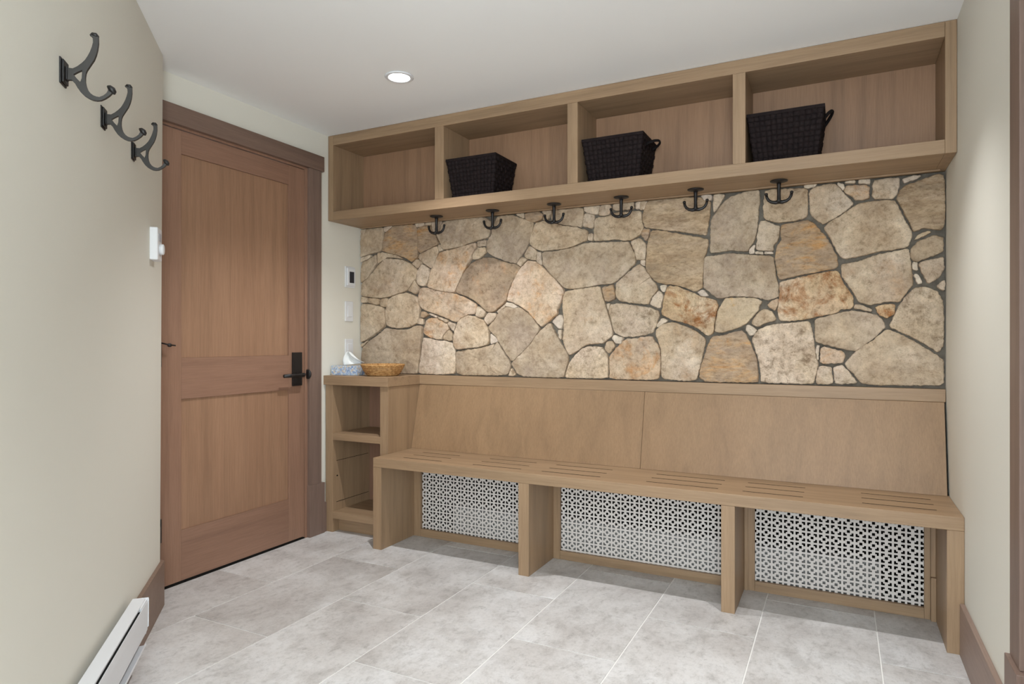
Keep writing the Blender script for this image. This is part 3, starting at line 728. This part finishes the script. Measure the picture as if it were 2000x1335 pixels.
# ------------------------------------------------------------------ upper cubby shelf
YS = 2.8476
ws = empty('wall_shelf', (-1.12, 3.15, 1.772))
tag(ws, 'long open wooden cubby shelf of four bays under the ceiling above the stone wall', 'shelf')
BK = 3.112
ZB0, ZB1, ZT0 = 1.772, 1.8235, 2.2015
xl, xr = XL + 0.002, XR - 0.001
board('top_board', (xl + 0.038, 0.3454, YS, 3.165, ZT0, ZC - 0.001), M['oakX'], ws)
board('bottom_board', (xl + 0.038, 0.3454, YS, 3.165, ZB0, ZB1), M['oakX'], ws)
board('side_panel', (xl, xl + 0.0375, YS, 3.165, ZB0, ZC - 0.001), M['oakZ'], ws)
board('side_panel', (0.3459, xr, YS, 3.165, ZB0, ZC - 0.001), M['oakZ'], ws)
for a, b in ((-1.8943, -1.8396), (-1.1478, -1.0963), (-0.4016, -0.3507)):
    board('divider', (a, b, YS + 0.0006, BK, ZB1 + .0002, ZT0 - .0002), M['oakZ'], ws)
board('back_panel', (xl + 0.038, 0.3454, BK + .0003, BK + 0.012, ZB1, ZT0), M['oak_innerZ'], ws, 0)
board('scribe_strip', (xl + 0.02, 0.36, 3.098, 3.118, ZB0 - 0.006, ZB0 - .0002), M['oakX'], ws)

# ------------------------------------------------------------------ ledge cap, cabinet
YC = 2.8102
ZL0, ZL1 = 0.8345, 0.8865
m = MB()
def lp(z): return [(XL + .001, YC, z), (-2.171, YC, z), (-2.171, 3.108, z), (XR - .002, 3.127, z), (XR - .002, 3.198, z), (XL + .001, 3.198, z)]
m.add(lp(ZL0) + lp(ZL1), [(5, 4, 3, 2, 1, 0), (6, 7, 8, 9, 10, 11)] + [(i, (i + 1) % 6, 6 + (i + 1) % 6, 6 + i) for i in range(6)])
ledge = m.build('ledge', M['oakX'], None, 0.0012)
tag(ledge, 'L-shaped wooden ledge cap running under the stonework', 'ledge')

cab = empty('shelf_cabinet', (-2.40, 2.98, 0))
tag(cab, 'narrow open wooden cabinet with two shelves between door and bench', 'cabinet')
cy = YC + 0.010
board('side_panel', (-2.6185, -2.5655, cy, 3.16, 0.0, ZL0 - .0005), M['oakZ'], cab)
board('side_panel', (-2.2305, -2.1760, cy, 3.16, 0.0, ZL0 - .0005), M['oakZ'], cab)
board('shelf', (-2.5652, -2.2308, cy, 3.14, 0.5225, 0.5612), M['oakX'], cab)
board('bottom_shelf', (-2.5652, -2.2308, cy, 3.14, 0.078, 0.1180), M['oakX'], cab)
board('toe_kick', (-2.5652, -2.2308, cy + 0.05, cy + 0.07, 0.0, 0.0775), M['oakX'], cab)
board('back_panel', (-2.5652, -2.2308, 3.141, 3.155, 0.0785, ZL0 - .001), M['doorZ'], cab)
m = MB()
for zz in (0.40, 0.165): board('shelf_line', (-2.5653, -2.5640, cy + 0.03, 3.13, zz, zz + 0.002), M['cavity'], cab, 0)
m.lathe([(0.004, 0), (0.004, 0.004)], (-2.5655, cy + 0.035, 0.315), 10, 'X')
m.build('shelf_pin', M['cavity'], cab)

# ------------------------------------------------------------------ bench
YB = 2.690
bench = empty('bench', (-0.9, 2.86, 0))
tag(bench, 'long built-in wooden bench with slotted seat over perforated metal grilles', 'bench')
ST, SU = 0.4741, 0.4265
# seat with ventilation slots cut through, filled by dark strips
slots_x = [(-2.035, -1.80), (-1.617, -1.352), (-1.244, -0.958), (-0.748, -0.448), (-0.352, -0.128), (0.075, 0.311)]
slots_y = [2.768, 2.857, 2.944]
xs = [-2.1733] + [v for s in slots_x for v in s] + [XR - 0.0006]
ys = [YB]
for y in slots_y: ys += [y - 0.0040, y + 0.0040]
ys += [3.05]
hole = lambda i, j: (i % 2 == 1) and (j % 2 == 1)
m = MB()
lattice(m, xs, ys, hole, lambda u, v: (u, v, ST))
seat = m.build('seat', M['oakX'], bench)
so = seat.modifiers.new('thick', 'SOLIDIFY'); so.thickness = ST - SU; so.offset = -1
bv = seat.modifiers.new('bevel', 'BEVEL'); bv.width = 0.0015; bv.segments = 2; bv.limit_method = 'ANGLE'
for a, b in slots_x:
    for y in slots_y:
        board('slot_shade', (a + .0002, b - .0002, y - 0.0038, y + 0.0038, ST - 0.020, ST - 0.0002), M['slot_shade'], bench, 0)  # strip colour paints the shade inside each slot
for a, b in ((-2.1733, -2.1196), (-1.3279, -1.2750), (-0.4238, -0.3716), (0.3318, XR - 0.0008)):
    board('leg', (a, b, YB + .0005, 3.10, 0, SU - .0004), M['oakZ'], bench)
# leaning back boards
def leaning(a, b):
    m = MB(); p0, p1 = (3.030, ST + .0005), (3.113, ZL0 - .0005); th = 0.02
    m.hexa([(a, p0[0], p0[1]), (b, p0[0], p0[1]), (b, p0[0] + th, p0[1]), (a, p0[0] + th, p0[1])],
           [(a, p1[0], p1[1]), (b, p1[0], p1[1]), (b, p1[0] + th, p1[1]), (a, p1[0] + th, p1[1])])
    return m.build('backrest', M['oak_back'], bench, 0.0008)
leaning(-2.1745, -0.8495); leaning(-0.8480, 0.3755)
# frames and grilles below the seat
FY = 2.978
for (a, b, gl, gr) in ((-2.1194, -1.3281, -2.074, -1.372), (-1.2748, -0.4240, -1.240, -0.458), (-0.3714, 0.3316, -0.329, 0.2935)):
    board('grille_frame', (a, gl, FY, FY + 0.018, 0, SU - .001), M['oakZ'], bench)
    board('grille_frame', (gr, b - (0.018 if b > .3 else 0), FY, FY + 0.018, 0, SU - .001), M['oakZ'], bench)
    board('grille_frame', (gl + .0003, gr - .0003, FY, FY + 0.018, 0, 0.042), M['oakX'], bench)
    P = 0.0451
    cuts = [0, .085, .245, .375, .625, .755, .915]
    x_c, z_c = (-1.2272, 0.2945) if gl < -1 and gl > -2 else ((-0.3295, 0.3455) if gl > -1 else (-2.0735, 0.300))
    def lines(lo, hi, c):
        k0 = math.floor((lo - c) / P) - 1; out = []
        k = k0
        while c + (k - .5) * P < hi:
            for ci, f in enumerate(cuts):
                out.append((c + (k - .5 + f) * P, ci))
            k += 1
        res = []
        for q, (v, ci) in enumerate(out[:-1]):
            nv = out[q + 1][0]
            if nv <= lo or v >= hi: continue
            res.append((max(v, lo), min(nv, hi), ci))
        return res
    U = lines(gl - .006, gr + .006, x_c); V = lines(0.036, SU - .001, z_c)
    us = [u[0] for u in U] + [U[-1][1]]; vs = [v[0] for v in V] + [V[-1][1]]
    Lset = {(1, 1), (1, 2), (2, 1), (5, 1), (5, 2), (4, 1), (1, 5), (1, 4), (2, 5), (5, 5), (4, 5), (5, 4), (3, 3)}
    m = MB()
    lattice(m, us, vs, lambda i, j: (U[i][2], V[j][2]) in Lset, lambda u, v: (u, FY + 0.0195, v))
    g = m.build('grille', M['grille'], bench)
    s_ = g.modifiers.new('thick', 'SOLIDIFY'); s_.thickness = 0.0012; s_.offset = 0
board('end_strip', (0.3140, 0.3314, 2.962, FY + .018, 0.0, 0.168), M['oakZ'], bench)
board('end_strip', (0.3140, 0.3314, FY - .004, FY + .018, 0.1685, SU - .001), M['oakZ'], bench)
board('end_strip', (-0.3713, -0.3560, FY - .005, FY + .0, 0.0, SU - .001), M['oakZ'], bench)
# radiator behind the grilles
rad = empty('convector_heater', (-0.9, 3.06, 0.02))
tag(rad, 'low white convector heater seen through the perforated grilles under the bench', 'heater')
for a, b in ((-1.885, -1.3290), (-1.2740, -0.4250), (-0.3700, 0.150)):
    m = MB(); m.box(a, b, 3.026, 3.085, 0.03, 0.185)
    m.build('heater_body', M['radiator'], rad, 0.004)

# ------------------------------------------------------------------ hooks under the shelf
def double_hook():
    r = empty('coat_hook', (0, 0, 0))
    m = MB(); m.lathe([(0.030, 0), (0.036, -0.001), (0.036, -0.004), (0.030, -0.0065), (0.012, -0.008), (0.008, -0.012)], (0, 0, 0), 28)
    m.build('mounting_disc', M['black'], r, smooth=True)
    m = MB()
    m.tube([(0, 0, -0.008), (0, 0, -0.02), (0, 0, -0.06), (0, 0, -0.082), (0, 0, -0.092)], [0.0095, 0.0084, 0.0074, 0.0084, 0.0115], 12)
    m.build('stem', M['black'], r, smooth=True)
    for s in (-1, 1):
        m = MB()
        pts = [(0, 0, -0.091), (s * 0.015, 0, -0.0935), (s * 0.030, 0, -0.090), (s * 0.041, 0, -0.082), (s * 0.048, 0, -0.070), (s * 0.0505, 0, -0.058)]
        m.tube(pts, [0.0092, 0.0080, 0.0068, 0.0063, 0.0060, 0.0062], 10)
        m.lathe([(0.001, -0.007), (0.0062, -0.004), (0.0074, 0), (0.006, 0.0045), (0.001, 0.007)], (s * 0.0508, 0, -0.055), 12)
        m.build('prong', M['black'], r, smooth=True)
    return r
hk = ['leftmost of the six black double hooks under the wooden cubby shelf',
      'second from the left of the six black double hooks under the cubby shelf',
      'third from the left of the six black double hooks under the cubby shelf',
      'fourth from the left of the six black double hooks, under the middle basket',
      'fifth from the left of the six black double hooks under the cubby shelf',
      'rightmost of the six black double hooks, under the right-hand basket']
h0 = double_hook()
for i, x in enumerate((-1.991, -1.639, -1.2865, -0.9373, -0.588, -0.2369)):
    h = h0 if i == 0 else copy_tree(h0)
    h.location = (x + 0.003, 3.006, ZB0 - 0.0002)
    tag(h, hk[i], 'hook', 'double hooks under the cubby shelf')

# ------------------------------------------------------------------ hooks on the left wall
outer = [(.0130, .0134), (.0253, .0132), (.0345, .0195), (.0436, .0284), (.0505, .037), (.0559, .047), (.0608, .058), (.0645, .0695), (.0672, .0815), (.0668, .0915), (.0612, .0985),
         (.0640, .1030), (.0693, .1044), (.0750, .1030), (.0781, .0971), (.0785, .081), (.0768, .0656), (.0737, .052), (.0693, .039), (.0635, .0285), (.0583, .019), (.0545, .0120), (.0522, .0054), (.0510, -.004), (.0509, -.0146),
         (.0527, -.0250), (.0559, -.0338), (.0615, -.0415), (.0682, -.0465), (.0745, -.0485), (.0805, -.0488), (.0885, -.0445), (.0955, -.0376), (.0995, -.0290), (.1075, -.0300), (.1065, -.0375), (.1010, -.0440),
         (.0929, -.0510), (.0840, -.0565), (.0755, -.0583), (.0665, -.0578), (.0583, -.0548), (.0490, -.0490), (.0412, -.0413), (.0350, -.0320), (.0301, -.0228), (.0229, -.0146), (.0130, -.0155)]
inner = [(.0265, -.0008), (.0350, .0058), (.0448, .0118), (.0440, -.0000), (.0436, -.0080), (.0406, -.0175), (.0330, -.0095)]
def wall_hook():
    r = empty('wall_hook', (0, 0, 0))
    m = MB()
    m.box(0, 0.006, -0.022, 0.022, -0.029, 0.033)
    m.box(0.006, 0.011, -0.018, 0.018, -0.025, 0.029)
    m.box(0.011, 0.015, -0.009, 0.009, -0.016, 0.016)
    m.build('base_plate', M['black'], r, 0.002)
    o3 = [Vector((a, 0, b)) for a, b in outer]; i3 = [Vector((a, 0, b)) for a, b in inner]
    tris = geometry.tessellate_polygon([o3, i3]); allp = o3 + i3; n = len(allp)
    th = 0.0048
    vs = [(p.x, -th, p.z) for p in allp] + [(p.x, th, p.z) for p in allp]
    fs = [tuple(t) for t in tris] + [tuple(n + k for k in t[::-1]) for t in tris]
    no, ni = len(o3), len(i3)
    fs += [(i, (i + 1) % no, n + (i + 1) % no, n + i) for i in range(no)]
    fs += [(no + i, no + (i + 1) % ni, n + no + (i + 1) % ni, n + no + i) for i in range(ni)]
    a = link('arm', vs, fs, M['bronze'], r)
    b = a.modifiers.new('bevel', 'BEVEL'); b.width = 0.0015; b.segments = 2; b.limit_method = 'ANGLE'; b.angle_limit = math.radians(50)
    # flared finial on the lower prong
    m = MB()
    m.tube([(.0965, 0, -.0195), (.1010, 0, -.0215), (.1065, 0, -.0270), (.1105, 0, -.0330), (.1118, 0, -.0375)], [0.0025, 0.0060, 0.0082, 0.0062, 0.002], 12, 1.35)
    m.build('finial', M['black'], r, smooth=True)
    m = MB()
    m.tube([(.0600, 0, .0985), (.0655, 0, .1010), (.0720, 0, .1005), (.0765, 0, .0960)], [0.002, 0.0052, 0.0058, 0.004], 12, 1.3)
    m.build('finial', M['black'], r, smooth=True)
    return r
wh = ['largest dark iron coat hook on the left wall, nearest the viewer', 'middle one of the three dark iron coat hooks on the left wall',
      'dark iron coat hook closest to the door corner of the left wall']
w0 = wall_hook()
for i, (t, z) in enumerate(((-1.167, 1.7195), (-0.836, 1.7195), (-0.486, 1.7215))):
    w = w0 if i == 0 else copy_tree(w0)
    w.location = lw(t, 0.0005, z); w.rotation_euler = (0, 0, LW_ROT)
    tag(w, wh[i], 'hook', 'curved iron hooks on the left wall')

# ------------------------------------------------------------------ thermostat, controls
def on_left(name, t, z):
    e = empty(name, lw(t, 0.0005, z), LW_ROT); return e
th = on_left('thermostat', -0.178, 1.452)
tag(th, 'white box thermostat with dial on the left wall near the door corner', 'thermostat')
def loc_board(name, d, mat, e, bevel=0.002):
    m = MB(); m.box(*d); o = m.build(name, mat, None, bevel); o.parent = e; return o
loc_board('housing', (0, 0.030, -0.040, 0.040, -0.062, 0.062), M['white_plastic'], th, 0.004)
loc_board('display', (0.030, 0.0315, -0.020, 0.022, 0.012, 0.042), plain('pale_grey_display', (178, 182, 190), 0.3), th, 0.0005)
m = MB(); m.lathe([(0.0215, 0), (0.0205, 0.012), (0.017, 0.014), (0.002, 0.0145)], (0.030, 0.004, -0.018), 24, 'X')
o = m.build('dial', M['white_plastic'], None, smooth=True); o.parent = th

def wall_plate(name, y0, y1, z0, z1, label, cat):
    r = empty(name, (XL, (y0 + y1) / 2, (z0 + z1) / 2)); tag(r, label, cat)
    board('cover_plate', (XL + .0003, XL + 0.007, y0, y1, z0, z1), M['white_plastic'], r, 0.003)
    return r
tc = wall_plate('floor_heating_control', 2.988, 3.074, 1.402, 1.528, 'white wall control with a dark screen beside the stonework', 'thermostat')
board('housing', (XL + .007, XL + 0.017, 2.998, 3.066, 1.412, 1.518), M['white_plastic'], tc, 0.003)
board('screen', (XL + .017, XL + 0.0178, 3.013, 3.053, 1.430, 1.497), M['screen'], tc, 0.0003)
sw = wall_plate('light_switch', 2.988, 3.058, 1.200, 1.320, 'white rocker switch on its own below the dark-screened control', 'switch')
board('rocker', (XL + .007, XL + 0.011, 3.007, 3.041, 1.228, 1.292), M['white_plastic'], sw, 0.001)
sw2 = wall_plate('light_switch', 2.988, 3.058, 0.975, 1.095, 'white wall plate half hidden behind the tissue box', 'switch')
board('rocker', (XL + .007, XL + 0.011, 3.007, 3.041, 1.003, 1.067), M['white_plastic'], sw2, 0.001)

# ------------------------------------------------------------------ electric baseboard heater
ht = empty('baseboard_heater', lw(-1.1, 0.017, 0.08), LW_ROT)
tag(ht, 'long white electric baseboard heater on the left wall by the floor', 'heater')
HL0, HL1 = -1.35, 0.555            # local y extents (t from -2.45 to -0.545)
def extr(prof, y0, y1, name, mat, bev=0.0006):
    m = MB(); n = len(prof)
    m.add([(x, y0, z) for x, z in prof] + [(x, y1, z) for x, z in prof],
          [tuple(range(n))[::-1], tuple(range(n, 2 * n))] + [(i, (i + 1) % n, n + (i + 1) % n, n + i) for i in range(n)])
    o = m.build(name, mat, None, bev); o.parent = ht; return o
B0 = 0.0
extr([(0.000, 0.150), (0.0375, 0.1485), (0.0385, 0.1475), (0.0385, 0.142), (0.0372, 0.142), (0.0368, 0.1465), (0.000, 0.147)], HL0, HL1, 'top_cover', M['white_metal'])
extr([(0.000, 0.001), (0.003, 0.001), (0.003, 0.1465), (0.000, 0.1465)], HL0, HL1, 'back_plate', M['white_metal'])
extr([(0.0440, 0.1415), (0.0458, 0.1415), (0.0465, 0.115), (0.0445, 0.045), (0.038, 0.030), (0.0365, 0.030), (0.0425, 0.046), (0.0440, 0.115)], HL0, HL1 - 0.004, 'front_panel', M['white_metal'])
extr([(0.003, 0.0), (0.043, 0.0), (0.046, 0.004), (0.046, 0.013), (0.0445, 0.013), (0.0440, 0.005), (0.003, 0.002)], HL0, HL1 - 0.03, 'bottom_lip', M['white_metal'])
extr([(0.006, 0.020), (0.0425, 0.050), (0.0425, 0.132), (0.006, 0.132)], HL0, HL1 - 0.05, 'heating_fins', M['dark_gap'])
extr([(0.0, 0.150), (0.0475, 0.150), (0.0485, 0.146), (0.0480, 0.055), (0.042, 0.050), (0.040, 0.030), (0.0, 0.020)], HL1 - 0.003, HL1, 'end_cap', M['white_metal'])
extr([(0.005, 0.134), (0.0438, 0.134), (0.0438, 0.1462), (0.005, 0.1462)], HL1 - 0.085, HL1 - 0.003, 'junction_cover', M['white_metal'])

# ------------------------------------------------------------------ ceiling downlights
def downlight(x, y, label, k=1.0, cone=114):
    r = empty('ceiling_light', (x, y, ZC)); tag(r, label, 'light')
    m = MB(); m.lathe([(0.0470, -0.0005), (0.0635, -0.0005), (0.0635, -0.003), (0.060, -0.0055), (0.050, -0.0065), (0.0470, -0.0045)], (x, y, ZC), 40, closed=True)
    m.build('trim_ring', M['white_metal'], r, smooth=True)
    m = MB(); m.lathe([(0.0468, -0.0004), (0.0468, -0.003), (0.030, -0.0038)], (x, y, ZC), 32)
    m.build('lens', M['lamp'], r)
    l = bpy.data.lights.new('downlight', 'SPOT'); l.energy = DOWNLIGHT_W * k; l.spot_size = math.radians(cone); l.spot_blend = 1.0
    l.shadow_soft_size = 0.012; l.color = (0.975, 0.985, 1.0)
    o = bpy.data.objects.new('downlight', l); o.location = (x, y, ZC - 0.02); COL.objects.link(o); put(o, r)
downlight(-1.752, 2.350, 'small round recessed ceiling light above the bench, the one in view')
downlight(-0.115, 2.350, 'round recessed ceiling light over the right end of the bench, just out of view', 0.72, 92)
downlight(-0.115, 0.75, 'added fill light built as a recessed ceiling light over the entrance, out of view', 0.7, 100)  # unseen downlight added to brighten the floor and left wall

# ------------------------------------------------------------------ baskets
def basket(handles=(True, True)):
    r = empty('storage_basket', (0, 0, 0))
    H = 0.204; tw, td, bw, bd = 0.1445, 0.117, 0.1200, 0.094      # half sizes
    def ring(f, off=0):
        w = bw + (tw - bw) * f + off; d = bd + (td - bd) * f + off
        return [(-w, -d), (w, -d), (w, d), (-w, d)]
    m = MB(); zb = 0.0015
    r0, r1 = ring(0, -.002), ring(1, -.002); i0, i1 = ring(0.02, -.005), ring(1, -.005)
    v = [(x, y, zb) for x, y in r0] + [(x, y, H) for x, y in r1] + [(x, y, H) for x, y in i1] + [(x, y, zb + .004) for x, y in i0]
    f = [(3, 2, 1, 0), (12, 13, 14, 15)]
    for i in range(4):
        j = (i + 1) % 4
        f += [(i, j, 4 + j, 4 + i), (4 + i, 4 + j, 8 + j, 8 + i), (8 + i, 8 + j, 12 + j, 12 + i)]
    m.add(v, f); m.build('lining', M['basket_dark'], r)
    # woven straps: over-and-under pads on every face
    m = MB(); rows = 9
    for s in range(4):
        cols = 13 if s % 2 == 0 else 10
        for a in range(rows):
            f0, f1 = a / rows, (a + 1) / rows
            q0, q1 = ring(f0), ring(f1)
            for c in range(cols):
                g0, g1 = c / cols, (c + 1) / cols
                def P_(q, g, z):
                    A, B = q[s], q[(s + 1) % 4]
                    return Vector((A[0] + (B[0] - A[0]) * g, A[1] + (B[1] - A[1]) * g, zb + z * (H - 0.012)))
                nrm = Vector([(0, -1, 0), (1, 0, 0), (0, 1, 0), (-1, 0, 0)][s])
                over = (a + c) % 2
                h = 0.0042 if over else 0.0012
                e = 0.10 if over else 0.02
                corners = [P_(q0, g0, f0), P_(q0, g1, f0), P_(q1, g1, f1), P_(q1, g0, f1)]
                cen = sum(corners, Vector()) / 4
                base = [p + (cen - p) * 0.03 for p in corners]
                if over:
                    top = [cen + (p - cen) * 0.72 + nrm * h for p in base]
                else:
                    top = [cen + (p - cen) * 0.80 + nrm * h for p in base]
                base = [p - nrm * 0.0015 for p in base]
                m.add(base + top, [(4, 5, 6, 7), (0, 1, 5, 4), (1, 2, 6, 5), (2, 3, 7, 6), (3, 0, 4, 7)])
    m.build('woven_straps', M['basket'], r, smooth=True)
    m = MB()
    q, qi = ring(1, 0.0035), ring(1, -.005)
    v = [(x, y, H - .013) for x, y in q] + [(x, y, H + .001) for x, y in q] + [(x, y, H + .001) for x, y in qi] + [(x, y, H - .013) for x, y in qi]
    f = []
    for i in range(4):
        j = (i + 1) % 4
        for k in range(4): f.append((k * 4 + i, k * 4 + j, ((k + 1) % 4) * 4 + j, ((k + 1) % 4) * 4 + i))
    m.add(v, f); m.build('rim', M['basket'], r, 0.001)
    if handles:
        m = MB()
        zt, zo = H - 0.040, H + handles[1]
        w = tw * .985; n_ = 14; pts = []
        for i in range(n_ + 1):
            a = math.pi * i / n_
            pts.append((w + handles[0] * math.sin(a), -0.052 * math.cos(a), zt + (zo - zt) * math.sin(a)))
        m.tube(pts, 0.0068, 8, 0.6)
        m.build('handle', M['basket_dark'], r, smooth=True)
    return r
for x, y, hd, rz, lab in ((-1.6885, 2.983, None, 0, 'dark brown woven basket in the second cubby bay, leftmost of three'),
                          (-0.9375, 2.990, (0.050, -0.020), 0, 'dark brown woven basket in the third cubby bay, middle of three'),
                          (-0.2005, 2.985, (0.032, 0.002), 0, 'dark brown woven basket in the fourth cubby bay, rightmost of three')):
    b = basket(hd); b.location = (x, y, ZB1 + 0.0005); b.rotation_euler = (0, 0, rz)
    tag(b, lab, 'basket', 'woven baskets in the cubby shelf')

# ------------------------------------------------------------------ wicker bowl
bowl = empty('wicker_bowl', (-2.309, 2.945, ZL1 + .0005)); tag(bowl, 'shallow golden wicker bowl on the ledge beside the tissue box', 'bowl')
m = MB()
prof = [(0.080, 0.0035), (0.088, 0.008), (0.098, 0.020), (0.108, 0.036), (0.115, 0.052), (0.1185, 0.061)]
nc = 9
n = 72
# coiled rows with little bumps
path = []
for k in range(nc + 1):
    f = k / nc * (len(prof) - 1); i = min(int(f), len(prof) - 2); u = f - i
    path.append((prof[i][0] * (1 - u) + prof[i + 1][0] * u, prof[i][1] * (1 - u) + prof[i + 1][1] * u))
for k, (rr, zz) in enumerate(path):
    ring = []
    nn = 48
    for i in range(nn):
        a = 2 * math.pi * i / nn
        b_ = 0.0012 * (1 if (i + k) % 2 else -1)
        ring.append((( rr + b_) * math.cos(a), (rr + b_) * math.sin(a), zz))
    vs = []; fs = []
    t = 6; rad = 0.0042 if k < nc else 0.0052
    for i in range(nn):
        a = 2 * math.pi * i / nn
        for q in range(t):
            c = 2 * math.pi * q / t
            vs.append((ring[i][0] + rad * math.cos(c) * math.cos(a), ring[i][1] + rad * math.cos(c) * math.sin(a), ring[i][2] + rad * math.sin(c)))
    for i in range(nn):
        for q in range(t):
            fs.append((i * t + q, ((i + 1) % nn) * t + q, ((i + 1) % nn) * t + (q + 1) % t, i * t + (q + 1) % t))
    m.add(vs, fs)
o = m.build('woven_wall', M['wicker'], None, smooth=True); o.parent = bowl
m = MB(); m.lathe([(0.02, 0.001), (0.081, 0.001), (0.081, 0.006), (0.02, 0.006)], (0, 0, 0), 40)
o = m.build('bottom', M['wicker'], None); o.parent = bowl

# ------------------------------------------------------------------ tissue box
tb = empty('tissue_box', (-2.534, 2.908, ZL1 + .0005), math.radians(6)); tag(tb, 'blue floral tissue box on the ledge in the corner', 'tissue box')
o = loc_board('carton', (-0.084, 0.090, -0.040, 0.040, 0, 0.054), M['floral'], tb, 0.002)
m = MB()
# a pulled-up sheet: crumpled fin with real folds
nx, nz = 12, 8; vs = []; fs = []
for j in range(nz + 1):
    f = j / nz
    for i in range(nx + 1):
        u = i / nx - .5
        xa = -0.036 + 0.026 * f ** 1.4; xb = 0.116 - 0.104 * f ** 0.8
        x = xa + (xb - xa) * (u + .5)
        y = 0.004 + 0.011 * math.sin(u * 7 + f * 3.5) * (1 - .5 * f) + 0.004 * math.sin(u * 21 + f * 5)
        z = 0.052 + 0.022 * (u + .5) * (1 - f) + 0.083 * f - 0.006 * math.sin((u + .5) * math.pi) * f * (1 - f) * 4
        vs.append((x, y, z))
for j in range(nz):
    for i in range(nx):
        a = j * (nx + 1) + i; fs.append((a, a + 1, a + nx + 2, a + nx + 1))
m.add(vs, fs)
o = m.build('tissue', M['tissue'], None, smooth=True); o.parent = tb
s = o.modifiers.new('thick', 'SOLIDIFY'); s.thickness = 0.0008
